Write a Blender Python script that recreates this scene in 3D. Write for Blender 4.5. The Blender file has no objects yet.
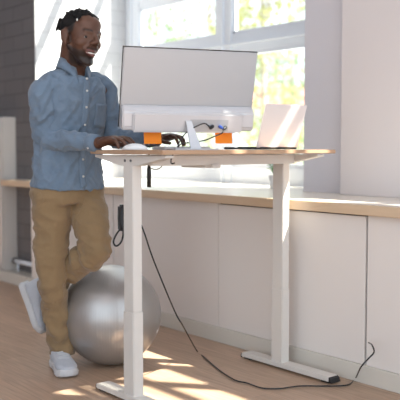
import bpy, bmesh, math, random
from math import sin, cos, pi, radians, atan2, exp
from mathutils import Vector, Matrix, noise, Quaternion
from mathutils.bvhtree import BVHTree

random.seed(7)
SC = bpy.context.scene
COL = SC.collection

# ------------------------------------------------------------------ camera, world, sun, exposure
CAM_H = 1.105
YAW = 39.1           # angle between the view direction and the window wall
PITCH = 3.74
SY, CY = sin(radians(YAW)), cos(radians(YAW))
SP, CP = sin(radians(PITCH)), cos(radians(PITCH))
RIGHT = Vector((SY, CY, 0)); FWD = Vector((-CY, SY, 0)); UP = Vector((0, 0, 1))
cam = bpy.data.cameras.new('camera'); camo = bpy.data.objects.new('camera', cam); COL.objects.link(camo)
cam.sensor_width = 36; cam.lens = 819 * 36 / 400
camo.location = (0, 0, CAM_H)
cam.clip_end = 200
camo.rotation_euler = (FWD * CP - UP * SP).to_track_quat('-Z', 'Y').to_euler()
cam.dof.use_dof = True; cam.dof.focus_distance = 3.8; cam.dof.aperture_fstop = 2.2
SC.camera = camo

w = bpy.data.worlds.new('world'); SC.world = w; w.use_nodes = True
bgn = w.node_tree.nodes['Background']
bgn.inputs[0].default_value = (0.80, 0.90, 1.0, 1); bgn.inputs[1].default_value = 2.15
sun = bpy.data.lights.new('sun', 'SUN'); suno = bpy.data.objects.new('sun', sun); COL.objects.link(suno)
sun.energy = 22; sun.angle = radians(0.6); sun.color = (1.0, 0.93, 0.82)
SUN_DIR = Vector((-1.22, -1.0, -2.1)).normalized()
suno.rotation_euler = SUN_DIR.to_track_quat('-Z', 'Y').to_euler(); suno.location = (2, 8, 8)
SC.view_settings.view_transform = 'Standard'; SC.view_settings.look = 'None'
SC.view_settings.exposure = 0.0; SC.view_settings.gamma = 1; SC.view_settings.use_curve_mapping = False


def W(X, Z, h):
    """level camera frame (right, ahead, height above floor) to world"""
    return RIGHT * X + FWD * Z + UP * h


def P(px, py, Z):
    v = (200 - py) / 819
    dy = Z * (v * CP - SP) / (CP + v * SP)
    d = Z * CP - dy * SP
    return W((px - 200) / 819 * d, Z, CAM_H + dy)


# ------------------------------------------------------------------ materials
def mat(name, col, rough=0.6, metal=0.0, bump=None, noise_mix=None, sheen=0.0, spec=0.5, trans=None, coat=0.0):
    m = bpy.data.materials.new(name); m.use_nodes = True
    nt = m.node_tree; b = nt.nodes['Principled BSDF']
    b.inputs['Base Color'].default_value = (*col, 1)
    b.inputs['Roughness'].default_value = rough
    b.inputs['Metallic'].default_value = metal
    b.inputs['Specular IOR Level'].default_value = spec
    if sheen: b.inputs['Sheen Weight'].default_value = sheen
    if coat: b.inputs['Coat Weight'].default_value = coat
    tc = nt.nodes.new('ShaderNodeTexCoord')
    if noise_mix:
        sc, c2 = noise_mix
        n = nt.nodes.new('ShaderNodeTexNoise'); n.inputs['Scale'].default_value = sc; n.inputs['Detail'].default_value = 4
        nt.links.new(tc.outputs['Object'], n.inputs['Vector'])
        mx = nt.nodes.new('ShaderNodeMix'); mx.data_type = 'RGBA'
        mx.inputs[6].default_value = (*col, 1); mx.inputs[7].default_value = (*c2, 1)
        nt.links.new(n.outputs['Fac'], mx.inputs[0]); nt.links.new(mx.outputs[2], b.inputs['Base Color'])
    if bump:
        sc, st = bump
        n = nt.nodes.new('ShaderNodeTexNoise'); n.inputs['Scale'].default_value = sc; n.inputs['Detail'].default_value = 3
        nt.links.new(tc.outputs['Object'], n.inputs['Vector'])
        bp = nt.nodes.new('ShaderNodeBump'); bp.inputs['Strength'].default_value = st; bp.inputs['Distance'].default_value = 0.004
        nt.links.new(n.outputs['Fac'], bp.inputs['Height']); nt.links.new(bp.outputs['Normal'], b.inputs['Normal'])
    return m


def new_mix(nt, a, b):
    mx = nt.nodes.new('ShaderNodeMix'); mx.data_type = 'RGBA'
    mx.inputs[6].default_value = (*a, 1); mx.inputs[7].default_value = (*b, 1)
    return mx


def brick_wall_mat(name, c1, c2, mortar):
    m = mat(name, c1, 0.75); nt = m.node_tree; b = nt.nodes['Principled BSDF']
    tc = nt.nodes.new('ShaderNodeTexCoord'); sp = nt.nodes.new('ShaderNodeSeparateXYZ'); cb = nt.nodes.new('ShaderNodeCombineXYZ')
    ad = nt.nodes.new('ShaderNodeMath'); ad.operation = 'ADD'
    nt.links.new(tc.outputs['Object'], sp.inputs[0]); nt.links.new(sp.outputs[0], ad.inputs[0]); nt.links.new(sp.outputs[1], ad.inputs[1])
    nt.links.new(ad.outputs[0], cb.inputs[0]); nt.links.new(sp.outputs[2], cb.inputs[1])
    br = nt.nodes.new('ShaderNodeTexBrick')
    br.inputs['Scale'].default_value = 1; br.inputs['Brick Width'].default_value = 0.33; br.inputs['Row Height'].default_value = 0.118
    br.inputs['Mortar Size'].default_value = 0.006; br.inputs['Mortar Smooth'].default_value = 0.6
    br.inputs['Color1'].default_value = (*c1, 1); br.inputs['Color2'].default_value = (*c2, 1); br.inputs['Mortar'].default_value = (*mortar, 1)
    nt.links.new(cb.outputs[0], br.inputs['Vector'])
    nt.links.new(br.outputs['Color'], b.inputs['Base Color'])
    bp = nt.nodes.new('ShaderNodeBump'); bp.invert = True; bp.inputs['Strength'].default_value = 0.5; bp.inputs['Distance'].default_value = 0.006
    nt.links.new(br.outputs['Fac'], bp.inputs['Height']); nt.links.new(bp.outputs['Normal'], b.inputs['Normal'])
    return m


def floor_mat():
    m = mat('oak_floor', (0.5, 0.33, 0.22), 0.38); nt = m.node_tree; b = nt.nodes['Principled BSDF']
    tc = nt.nodes.new('ShaderNodeTexCoord')
    br = nt.nodes.new('ShaderNodeTexBrick'); br.offset = 0.37
    br.inputs['Scale'].default_value = 1; br.inputs['Brick Width'].default_value = 1.3; br.inputs['Row Height'].default_value = 0.14
    br.inputs['Mortar Size'].default_value = 0.0012; br.inputs['Mortar Smooth'].default_value = 0.3; br.inputs['Bias'].default_value = 0.0
    br.inputs['Color1'].default_value = (0.50, 0.345, 0.245, 1); br.inputs['Color2'].default_value = (0.42, 0.285, 0.195, 1); br.inputs['Mortar'].default_value = (0.30, 0.2, 0.14, 1)
    nt.links.new(tc.outputs['Object'], br.inputs['Vector'])
    mp = nt.nodes.new('ShaderNodeMapping'); mp.inputs['Scale'].default_value = (1.6, 22, 1)
    nt.links.new(tc.outputs['Object'], mp.inputs['Vector'])
    n = nt.nodes.new('ShaderNodeTexNoise'); n.inputs['Scale'].default_value = 3; n.inputs['Detail'].default_value = 6; n.inputs['Distortion'].default_value = 0.6
    nt.links.new(mp.outputs[0], n.inputs['Vector'])
    rp = nt.nodes.new('ShaderNodeMapRange'); rp.inputs[1].default_value = 0.3; rp.inputs[2].default_value = 0.7; rp.inputs[3].default_value = 0.82; rp.inputs[4].default_value = 1.14
    nt.links.new(n.outputs['Fac'], rp.inputs[0])
    vm = nt.nodes.new('ShaderNodeVectorMath'); vm.operation = 'SCALE'
    nt.links.new(br.outputs['Color'], vm.inputs[0]); nt.links.new(rp.outputs[0], vm.inputs['Scale'])
    nt.links.new(vm.outputs[0], b.inputs['Base Color'])
    bp = nt.nodes.new('ShaderNodeBump'); bp.inputs['Strength'].default_value = 0.15; bp.inputs['Distance'].default_value = 0.002
    nt.links.new(n.outputs['Fac'], bp.inputs['Height']); nt.links.new(bp.outputs['Normal'], b.inputs['Normal'])
    return m


def wood_mat(name, c1, c2, axis_scale, rough=0.45):
    m = mat(name, c1, rough); nt = m.node_tree; b = nt.nodes['Principled BSDF']
    tc = nt.nodes.new('ShaderNodeTexCoord'); mp = nt.nodes.new('ShaderNodeMapping'); mp.inputs['Scale'].default_value = axis_scale
    nt.links.new(tc.outputs['Object'], mp.inputs['Vector'])
    n = nt.nodes.new('ShaderNodeTexNoise'); n.inputs['Scale'].default_value = 3; n.inputs['Detail'].default_value = 6; n.inputs['Distortion'].default_value = 0.8
    nt.links.new(mp.outputs[0], n.inputs['Vector'])
    mx = new_mix(nt, c1, c2); nt.links.new(n.outputs['Fac'], mx.inputs[0]); nt.links.new(mx.outputs[2], b.inputs['Base Color'])
    return m


def glass_mat():
    m = bpy.data.materials.new('window_glass'); m.use_nodes = True; nt = m.node_tree; nt.nodes.clear()
    o = nt.nodes.new('ShaderNodeOutputMaterial'); mx = nt.nodes.new('ShaderNodeMixShader'); t = nt.nodes.new('ShaderNodeBsdfTransparent'); g = nt.nodes.new('ShaderNodeBsdfGlossy')
    g.inputs['Roughness'].default_value = 0.02; t.inputs[0].default_value = (0.97, 0.985, 0.98, 1); mx.inputs[0].default_value = 0.05
    nt.links.new(t.outputs[0], mx.inputs[1]); nt.links.new(g.outputs[0], mx.inputs[2]); nt.links.new(mx.outputs[0], o.inputs[0])
    return m


def leaf_mat(name, col):
    m = bpy.data.materials.new(name); m.use_nodes = True; nt = m.node_tree; nt.nodes.clear()
    o = nt.nodes.new('ShaderNodeOutputMaterial'); mx = nt.nodes.new('ShaderNodeMixShader'); d = nt.nodes.new('ShaderNodeBsdfDiffuse'); t = nt.nodes.new('ShaderNodeBsdfTranslucent')
    d.inputs[0].default_value = (*col, 1); t.inputs[0].default_value = (*col, 1); mx.inputs[0].default_value = 0.5
    nt.links.new(d.outputs[0], mx.inputs[1]); nt.links.new(t.outputs[0], mx.inputs[2]); nt.links.new(mx.outputs[0], o.inputs[0])
    return m


def vcol_mat(name, rough, bump=None, spec=0.4):
    m = mat(name, (0.5, 0.5, 0.5), rough, bump=bump, spec=spec); nt = m.node_tree
    a = nt.nodes.new('ShaderNodeAttribute'); a.attribute_name = 'tone'
    nt.links.new(a.outputs['Color'], nt.nodes['Principled BSDF'].inputs['Base Color'])
    return m


def fabric_mat(name, c1, c2, weave=900, rough=0.9, sheen=0.25):
    m = mat(name, c1, rough, sheen=sheen, spec=0.2); nt = m.node_tree; b = nt.nodes['Principled BSDF']
    tc = nt.nodes.new('ShaderNodeTexCoord')
    n1 = nt.nodes.new('ShaderNodeTexNoise'); n1.inputs['Scale'].default_value = 14; n1.inputs['Detail'].default_value = 8; n1.inputs['Roughness'].default_value = 0.7
    n2 = nt.nodes.new('ShaderNodeTexNoise'); n2.inputs['Scale'].default_value = weave; n2.inputs['Detail'].default_value = 2
    nt.links.new(tc.outputs['Object'], n1.inputs['Vector']); nt.links.new(tc.outputs['Object'], n2.inputs['Vector'])
    mx = new_mix(nt, c1, c2); nt.links.new(n1.outputs['Fac'], mx.inputs[0]); nt.links.new(mx.outputs[2], b.inputs['Base Color'])
    bp = nt.nodes.new('ShaderNodeBump'); bp.inputs['Strength'].default_value = 0.3; bp.inputs['Distance'].default_value = 0.001
    nt.links.new(n2.outputs['Fac'], bp.inputs['Height'])
    n3 = nt.nodes.new('ShaderNodeTexNoise'); n3.inputs['Scale'].default_value = 38; n3.inputs['Detail'].default_value = 3; n3.inputs['Distortion'].default_value = 0.8
    nt.links.new(tc.outputs['Object'], n3.inputs['Vector'])
    bp2 = nt.nodes.new('ShaderNodeBump'); bp2.inputs['Strength'].default_value = 0.35; bp2.inputs['Distance'].default_value = 0.006
    nt.links.new(n3.outputs['Fac'], bp2.inputs['Height']); nt.links.new(bp.outputs['Normal'], bp2.inputs['Normal'])
    nt.links.new(bp2.outputs['Normal'], b.inputs['Normal'])
    return m


M = {}
M['floor'] = floor_mat()
M['brick'] = brick_wall_mat('painted_block', (0.165, 0.158, 0.162), (0.15, 0.143, 0.147), (0.10, 0.096, 0.10))
M['brick_white'] = brick_wall_mat('white_painted_block', (0.60, 0.61, 0.63), (0.58, 0.59, 0.61), (0.50, 0.51, 0.53))
M['plaster'] = mat('white_plaster', (0.66, 0.64, 0.675), 0.85, bump=(60, 0.1))  # lavender tint: cooler light on white paint, put into the colour
M['panel'] = mat('warm_white_panel', (0.80, 0.75, 0.71), 0.55)
M['pier'] = mat('white_plaster_lit', (0.72, 0.67, 0.66), 0.85, bump=(60, 0.1))  # same white paint as the plaster; its warmer light put into the colour
M['skirting'] = mat('cream_skirting', (0.68, 0.64, 0.57), 0.5)
M['gap'] = mat('gap_shade', (0.03, 0.025, 0.02), 0.9)  # near-black colour standing for the shade behind the boards
M['ledge'] = wood_mat('ledge_oak', (0.72, 0.56, 0.40), (0.64, 0.47, 0.31), (1.2, 16, 16), 0.28)
M['desk_wood'] = wood_mat('desktop_oak', (0.52, 0.34, 0.22), (0.40, 0.25, 0.155), (14, 1.2, 14), 0.4)
M['window_white'] = mat('white_window_paint', (0.76, 0.81, 0.87), 0.4)
M['glass'] = glass_mat()
M['desk_metal'] = mat('white_powder_coat', (0.70, 0.665, 0.62), 0.42)
M['black'] = mat('black_plastic', (0.015, 0.015, 0.017), 0.45)
M['screw'] = mat('grey_screw', (0.2, 0.2, 0.2), 0.3, 0.8)
M['cable'] = mat('black_cable', (0.02, 0.02, 0.022), 0.25)
M['silver'] = mat('silver_case', (0.41, 0.425, 0.45), 0.38, 0.35)
M['silver_light'] = mat('pale_silver_case', (0.56, 0.56, 0.58), 0.35, 0.2)
M['laptop'] = mat('laptop_aluminium', (0.86, 0.80, 0.78), 0.35, 0.3)
M['laptop_dark'] = mat('laptop_keys', (0.04, 0.04, 0.045), 0.5)
M['screen'] = mat('dark_screen', (0.012, 0.013, 0.016), 0.15)
M['white_plastic'] = mat('white_plastic', (0.82, 0.82, 0.82), 0.35)
M['orange'] = mat('orange_paper', (1.0, 0.27, 0.01), 0.7)
M['blue'] = mat('blue_plug', (0.05, 0.12, 0.5), 0.4)
M['bark'] = mat('bark', (0.45, 0.40, 0.36), 0.9)
M['leaf1'] = leaf_mat('yellow_leaf', (0.42, 0.43, 0.19))
M['leaf2'] = leaf_mat('green_leaf', (0.27, 0.37, 0.19))
M['ground'] = mat('pale_paving', (0.5, 0.5, 0.5), 0.9, noise_mix=(2, (0.42, 0.45, 0.4)))
M['render'] = mat('far_render', (0.75, 0.75, 0.76), 0.9)
M['roof'] = mat('red_tiles', (0.5, 0.2, 0.15), 0.9)
M['cupboard'] = mat('off_white_cupboard', (0.60, 0.57, 0.54), 0.5)
M['pot'] = mat('white_pot', (0.8, 0.8, 0.78), 0.4)
M['plant'] = mat('plant_leaf', (0.12, 0.28, 0.08), 0.5)
M['denim'] = fabric_mat('chambray', (0.105, 0.155, 0.22), (0.195, 0.26, 0.34))
M['chino'] = fabric_mat('chino', (0.29, 0.195, 0.105), (0.23, 0.155, 0.082))
M['button'] = mat('white_button', (0.7, 0.7, 0.68), 0.35)
M['skin'] = vcol_mat('skin', 0.45, bump=(220, 0.08))
M['hair'] = mat('black_hair', (0.009, 0.008, 0.008), 0.75, bump=(260, 0.8), spec=0.25)
M['eye'] = mat('eye_white', (0.26, 0.22, 0.20), 0.2)
M['iris'] = mat('dark_iris', (0.02, 0.012, 0.01), 0.1)
M['teeth'] = mat('teeth', (0.78, 0.75, 0.7), 0.25)
M['shoe'] = fabric_mat('white_mesh_shoe', (0.52, 0.54, 0.58), (0.40, 0.42, 0.47), weave=600)
M['sole'] = mat('white_rubber', (0.56, 0.56, 0.57), 0.55)
M['sock'] = mat('dark_sock', (0.02, 0.02, 0.03), 0.9)


def ball_mat():
    m = mat('silver_vinyl', (0.43, 0.415, 0.405), 0.3, 0.6); nt = m.node_tree; b = nt.nodes['Principled BSDF']
    tc = nt.nodes.new('ShaderNodeTexCoord'); sp = nt.nodes.new('ShaderNodeSeparateXYZ'); nt.links.new(tc.outputs['Object'], sp.inputs[0])
    at = nt.nodes.new('ShaderNodeMath'); at.operation = 'ARCTAN2'; nt.links.new(sp.outputs[1], at.inputs[0]); nt.links.new(sp.outputs[0], at.inputs[1])
    cb = nt.nodes.new('ShaderNodeCombineXYZ'); nt.links.new(at.outputs[0], cb.inputs[0])
    n = nt.nodes.new('ShaderNodeTexNoise'); n.inputs['Scale'].default_value = 26; n.inputs['Detail'].default_value = 3
    nt.links.new(cb.outputs[0], n.inputs['Vector'])
    bp = nt.nodes.new('ShaderNodeBump'); bp.inputs['Strength'].default_value = 0.5; bp.inputs['Distance'].default_value = 0.003
    nt.links.new(n.outputs['Fac'], bp.inputs['Height']); nt.links.new(bp.outputs['Normal'], b.inputs['Normal'])
    return m


M['ball'] = ball_mat()


# ------------------------------------------------------------------ object helpers
def tag(o, label=None, cat=None, group=None, kind=None):
    if label: o['label'] = label
    if cat: o['category'] = cat
    if group: o['group'] = group
    if kind: o['kind'] = kind
    return o


def empty(name, loc, label, cat, group=None):
    o = bpy.data.objects.new(name, None); COL.objects.link(o); o.location = loc; o.empty_display_size = 0.05
    return tag(o, label, cat, group)


def world_loc(o):
    v = Vector(o.location)
    while o.parent:
        o = o.parent; v = v + Vector(o.location)
    return v


def link_mesh(name, me, m, parent=None, smooth=False, origin=None, label=None):
    """mesh in world coordinates; its origin moves to `origin` (or its parent's)"""
    if m is not None:
        me.materials.clear(); me.materials.append(m)
    o = bpy.data.objects.new(name, me); COL.objects.link(o)
    base = Vector((0, 0, 0))
    if parent is not None:
        base = world_loc(parent)
    org = Vector(origin) if origin is not None else base
    me.transform(Matrix.Translation(-org))
    if parent is not None: o.parent = parent
    o.location = org - base
    if smooth:
        for p in me.polygons: p.use_smooth = True
    if label: o['label'] = label
    return o


def bm_obj(name, bm, m, parent=None, smooth=False, origin=None, label=None):
    bmesh.ops.recalc_face_normals(bm, faces=bm.faces)
    me = bpy.data.meshes.new(name); bm.to_mesh(me); bm.free()
    return link_mesh(name, me, m, parent, smooth, origin, label)


def add_box(bm, lo, hi, bevel=0.0, mtx=None):
    b2 = bmesh.new()
    bmesh.ops.create_cube(b2, size=1)
    lo, hi = Vector(lo), Vector(hi)
    for v in b2.verts:
        v.co = Vector([(lo[i] + hi[i]) / 2 + v.co[i] * (hi[i] - lo[i]) for i in range(3)])
    if bevel > 0: bmesh.ops.bevel(b2, geom=list(b2.edges), offset=bevel, segments=2, affect='EDGES')
    if mtx is not None: bmesh.ops.transform(b2, matrix=mtx, verts=b2.verts)
    me = bpy.data.meshes.new('tmp'); b2.to_mesh(me); b2.free(); bm.from_mesh(me); bpy.data.meshes.remove(me)


def box(name, lo, hi, m, parent=None, bevel=0.0, origin=None, mtx=None, label=None):
    bm = bmesh.new(); add_box(bm, lo, hi, bevel, mtx)
    return bm_obj(name, bm, m, parent, False, origin, label)


def add_prism(bm, pts, direction):
    """closed polygon pts extruded by vector"""
    vs = [bm.verts.new(p) for p in pts]; ws = [bm.verts.new(Vector(p) + Vector(direction)) for p in pts]
    bm.faces.new(vs); bm.faces.new(list(reversed(ws)))
    for i in range(len(vs)):
        j = (i + 1) % len(vs); bm.faces.new((vs[j], vs[i], ws[i], ws[j]))


def catmull(pts, n=8):
    pts = [Vector(p) for p in pts]; out = []
    for i in range(len(pts) - 1):
        p0 = pts[max(i - 1, 0)]; p1 = pts[i]; p2 = pts[i + 1]; p3 = pts[min(i + 2, len(pts) - 1)]
        for k in range(n):
            t = k / n
            out.append(0.5 * ((2 * p1) + (p2 - p0) * t + (2 * p0 - 5 * p1 + 4 * p2 - p3) * t * t + (3 * p1 - p0 - 3 * p2 + p3) * t ** 3))
    out.append(pts[-1]); return out


def add_tube(bm, pts, r, seg=10, caps=True):
    pts = [Vector(p) for p in pts]
    rs = r if isinstance(r, (list, tuple)) else [r] * len(pts)
    rings = []; prev = None
    for i, p in enumerate(pts):
        d = (pts[min(i + 1, len(pts) - 1)] - pts[max(i - 1, 0)]).normalized()
        if prev is None:
            a = d.orthogonal().normalized()
        else:
            a = (prev - d * prev.dot(d)).normalized()
        prev = a; b = d.cross(a)
        rings.append([bm.verts.new(p + (a * cos(2 * pi * k / seg) + b * sin(2 * pi * k / seg)) * rs[i]) for k in range(seg)])
    for i in range(len(rings) - 1):
        for k in range(seg):
            j = (k + 1) % seg; bm.faces.new((rings[i][k], rings[i][j], rings[i + 1][j], rings[i + 1][k]))
    if caps: bm.faces.new(list(reversed(rings[0]))); bm.faces.new(rings[-1])


def tube(name, pts, r, m, parent=None, seg=10, origin=None, label=None):
    bm = bmesh.new(); add_tube(bm, pts, r, seg)
    return bm_obj(name, bm, m, parent, True, origin, label)


def add_ell(bm, c, r, mtx=None, sub=2):
    b2 = bmesh.new(); bmesh.ops.create_icosphere(b2, subdivisions=sub, radius=1)
    if isinstance(r, (int, float)): r = (r, r, r)
    S = Matrix.Diagonal((r[0], r[1], r[2], 1)); T = Matrix.Translation(Vector(c)); R = mtx if mtx is not None else Matrix.Identity(4)
    bmesh.ops.transform(b2, matrix=T @ R @ S, verts=b2.verts)
    me = bpy.data.meshes.new('tmp'); b2.to_mesh(me); b2.free(); bm.from_mesh(me); bpy.data.meshes.remove(me)


def add_cap(bm, p0, p1, r0, r1, seg=16):
    add_ell(bm, p0, r0, sub=2); add_ell(bm, p1, r1, sub=2)
    p0 = Vector(p0); p1 = Vector(p1)
    if (p1 - p0).length > 1e-4: add_tube(bm, [p0, p1], [r0, r1], seg)


def add_chain(bm, pts, rs, seg=16, n=5):
    """smooth limb through joints"""
    c = catmull(pts, n); rr = []
    for i in range(len(pts) - 1):
        for k in range(n): rr.append(rs[i] + (rs[i + 1] - rs[i]) * k / n)
    rr.append(rs[-1])
    add_tube(bm, c, rr, seg); add_ell(bm, pts[0], rs[0]); add_ell(bm, pts[-1], rs[-1])


def add_loft(bm, rings, seg=40):
    """rings: (centre, half-axis A vector, half-axis B vector, exponent)"""
    L = []
    for c, A, B, e in rings:
        ring = []
        for k in range(seg):
            t = 2 * pi * k / seg; ct, st = cos(t), sin(t)
            x = abs(ct) ** (2 / e) * (1 if ct >= 0 else -1); y = abs(st) ** (2 / e) * (1 if st >= 0 else -1)
            ring.append(bm.verts.new(Vector(c) + Vector(A) * x + Vector(B) * y))
        L.append(ring)
    for i in range(len(L) - 1):
        for k in range(seg):
            j = (k + 1) % seg; bm.faces.new((L[i][k], L[i][j], L[i + 1][j], L[i + 1][k]))
    bm.faces.new(list(reversed(L[0]))); bm.faces.new(L[-1])


def fuse(bm, voxel, smooth=3, fac=0.5):
    """overlapping closed shapes to one continuous skin"""
    me = bpy.data.meshes.new('raw'); bm.to_mesh(me); bm.free()
    o = bpy.data.objects.new('raw', me); COL.objects.link(o)
    r = o.modifiers.new('r', 'REMESH'); r.mode = 'VOXEL'; r.voxel_size = voxel; r.adaptivity = 0
    if smooth:
        s = o.modifiers.new('s', 'SMOOTH'); s.iterations = smooth; s.factor = fac
    dg = bpy.context.evaluated_depsgraph_get(); dg.update()
    out = bpy.data.meshes.new_from_object(o.evaluated_get(dg))
    bpy.data.objects.remove(o); bpy.data.meshes.remove(me)
    return out


def displace(me, fn):
    ns = [v.normal.copy() for v in me.vertices]
    for v, n in zip(me.vertices, ns): v.co = v.co + n * fn(v.co, n)
    me.update()


def bvh(me):
    b = bmesh.new(); b.from_mesh(me); t = BVHTree.FromBMesh(b); b.free(); return t


# ------------------------------------------------------------------ the room
FRONT = 2.978       # face of the panelling under the ledge
DARK_Y = 3.09
PIER_Y = 3.50
RECESS_Y = 3.58
WIN_Y = 3.95
LEDGE_TOP = 0.837
WL = -5.85          # lit left side of the window recess
tag(box('floor', (-9, -3.5, -0.1), (2.2, 4.2, 0), M['floor']), kind='structure')
tag(box('ceiling', (-9, -3.5, 5.0), (2.2, 4.02, 5.1), M['plaster']), kind='structure')
tag(box('wall_left', (-9.0, DARK_Y, 0), (WL - 0.004, 4.02, 5.0), M['brick']), kind='structure')
tag(box('wall_left_reveal', (WL - 0.004, DARK_Y, 0.0), (WL, 4.02, 5.0), M['brick_white']), kind='structure')
tag(box('wall_pier', (-3.42, RECESS_Y, 0), (-2.45, 4.02, 5.0), M['plaster']), kind='structure')
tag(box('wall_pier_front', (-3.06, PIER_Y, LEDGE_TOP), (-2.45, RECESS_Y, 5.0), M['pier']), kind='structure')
tag(box('wall_back', (-9, -3.6, 0), (-2.5, -3.5, 5.0), M['plaster']), kind='structure')  # unseen wall, added to hold back sky fill from behind
tag(box('wall_far', (-9.1, -3.5, 0), (-9, 4.2, 5.0), M['plaster']), kind='structure')
tag(box('wall_under_window', (WL, 3.96, 0), (2.2, 4.2, LEDGE_TOP - 0.05), M['plaster']), kind='structure')


def window(n, x0, x1, xs, zb, zt, rows):
    """painted frame with transoms, and one glass pane per opening"""
    t = bpy.data.objects.new('window_%d' % n, None); COL.objects.link(t); t.location = (x0, WIN_Y, zb); t['kind'] = 'structure'
    y0, y1 = WIN_Y, WIN_Y + 0.045
    bm = bmesh.new()
    zz = [zb] + [e for q in rows for e in q] + [zt]
    for k in range(0, len(zz), 2): add_box(bm, (x0, y0, zz[k]), (x1, y1, zz[k + 1]), 0.006)
    if n == 1: add_box(bm, (x0, y0 - 0.03, 1.83), (x1, y0, 1.847), 0.004)
    edges = [x0] + [e for q in xs for e in q] + [x1]
    for k in range(0, len(edges), 2):
        add_box(bm, (edges[k], y0 - 0.012, zb), (edges[k + 1], y1, zt), 0.006)
        mid = (edges[k] + edges[k + 1]) / 2
        if n == 1: add_box(bm, (mid - 0.012, y0 - 0.03, zb), (mid + 0.012, y0, zt), 0.004)
    bm_obj('window_frame', bm, M['window_white'], t)
    for (a, b) in xs:
        for (c, d) in rows:
            box('pane', (a, y0 + 0.022, c), (b, y0 + 0.028, d), M['glass'], t)
            if n > 1 or c > 2.3: continue
            bmb = bmesh.new(); s = 0.020
            for lo, hi in (((a, y0 + 0.006, c), (a + s, y0 + 0.04, d)), ((b - s, y0 + 0.006, c), (b, y0 + 0.04, d)), ((a, y0 + 0.006, c), (b, y0 + 0.04, c + s)), ((a, y0 + 0.006, d - s), (b, y0 + 0.04, d))):
                add_box(bmb, lo, hi, 0.003)
            bm_obj('sash', bmb, M['window_white'], t)


window(1, WL, -3.42, [(-5.66, -4.67), (-4.49, -3.60)], LEDGE_TOP, 5.0, [(0.965, 1.775), (1.915, 2.245), (2.325, 2.845), (2.925, 3.620), (3.71, 4.42), (4.50, 4.94)])
window(2, -2.05, -1.36, [(-1.98, -1.40)], 2.25, 5.0, [(2.33, 3.32)])  # these last three are unseen; panes shaped to throw the sun patches
window(3, -1.36, -0.90, [(-1.33, -0.94)], 2.25, 5.0, [(2.33, 2.80), (3.05, 3.12), (3.27, 3.70), (3.78, 3.96)])
window(4, -0.90, -0.1, [(-0.86, -0.48)], 2.25, 5.0, [(2.33, 2.80), (3.17, 3.24), (3.32, 3.70), (3.78, 4.13), (4.23, 4.33), (4.42, 4.62)])
tag(box('wall_right', (-2.45, PIER_Y + 0.3, LEDGE_TOP), (2.2, 4.02, 2.25), M['plaster']), kind='structure')  # unseen wall, its height shaped to block low sun
tag(box('wall_right_pier', (-2.45, PIER_Y + 0.3, 2.25), (-2.05, 4.02, 5.0), M['plaster']), kind='structure')
tag(box('wall_right_end', (-0.1, PIER_Y + 0.3, 2.25), (2.2, 4.02, 5.0), M['plaster']), kind='structure')

# panelling under the ledge: removable boards, the third one standing ajar over a dark gap
pc = empty('radiator_cover', (-3.5, FRONT, 0.085), 'long white panelled cover under the wooden window ledge, one board edged by a black gap', 'panelling')
for a, b, z1, lab in ((-5.735, -4.585, 0.787, None), (-4.575, -3.503, 0.787, None), (-3.499, -2.447, 0.781, 'loose board with a black gap down its right edge'), (-2.435, -1.34, 0.787, None), (-1.336, -0.3, 0.787, None), (-0.296, 0.8, 0.787, None)):
    box('panel', (a, FRONT, 0.085), (b, FRONT + 0.016, z1), M['panel'], pc, 0.0015, label=lab)
box('backing', (-5.73, FRONT + 0.017, 0.085), (0.8, FRONT + 0.03, 0.787), M['gap'], pc, label='near-black sheet behind the boards, its colour standing for shade in the gaps')
box('end_board', (-5.745, FRONT + 0.001, 0.085), (-5.736, DARK_Y - 0.002, 0.787), M['panel'], pc)

M['sill'] = mat('pale_sill', (0.74, 0.68, 0.60), 0.3)
o = box('trim_1', (-6.19, 2.935, 0.790), (0.9, 2.985, LEDGE_TOP), M['ledge'], bevel=0.004, origin=(-3.4, 2.94, 0.8)); tag(o, 'oak front edge of the window ledge above the white panelling', kind='structure')
ledge = bmesh.new(); add_box(ledge, (-6.19, 2.985, 0.792), (0.9, DARK_Y - 0.002, LEDGE_TOP - 0.001), 0)
add_box(ledge, (WL + 0.001, DARK_Y - 0.002, 0.792), (0.9, PIER_Y - 0.002, LEDGE_TOP - 0.001), 0.0)
for a, b_, y in ((WL + 0.001, -3.42, WIN_Y), (-3.42, -3.06, RECESS_Y - 0.001), (-2.45, 0.9, PIER_Y + 0.299)):
    add_box(ledge, (a, PIER_Y - 0.002, 0.792), (b_, y, LEDGE_TOP - 0.001), 0.0)
o = bm_obj('trim_3', ledge, M['sill'], origin=(-3.4, 3.2, 0.8)); tag(o, 'pale window ledge top behind its oak edge', kind='structure')
o = box('baseboard_window', (-5.745, 2.962, 0), (0.8, FRONT + 0.016, 0.084), M['skirting'], bevel=0.003); tag(o, kind='structure')
o = box('trim_2', (-9, 2.945, 0), (-5.746, DARK_Y, 0.084), M['skirting'], bevel=0.003); tag(o, kind='structure')

# white cupboard and heating pipe far left
cb = empty('wall_cupboard', (-6.9, 3.02, 0.085), 'off-white cupboard against the grey block wall at the far left', 'cupboard')
box('body', (-7.6, 2.972, 0.086), (-6.2, DARK_Y - 0.002, 1.345), M['cupboard'], cb, 0.004)
box('door', (-7.59, 2.955, 0.10), (-6.905, 2.971, 1.335), M['cupboard'], cb, 0.003)
box('door', (-6.895, 2.955, 0.10), (-6.21, 2.971, 1.335), M['cupboard'], cb, 0.003)
pp = empty('heating_pipe', (-5.95, 3.03, 0.085), 'white heating pipe low on the grey wall beside the cupboard', 'pipe')
tube('pipe', [(-6.19, 3.03, 0.17), (-5.80, 3.03, 0.17)], 0.017, M['window_white'], pp, 12)
for x in (-6.08, -5.82):
    tube('bracket', [(x, 3.03, 0.085), (x, 3.03, 0.155)], 0.008, M['window_white'], pp, 8)
tube('valve', [(-6.15, 3.03, 0.17), (-6.12, 3.03, 0.17)], 0.026, M['screw'], pp, 12)

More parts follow.
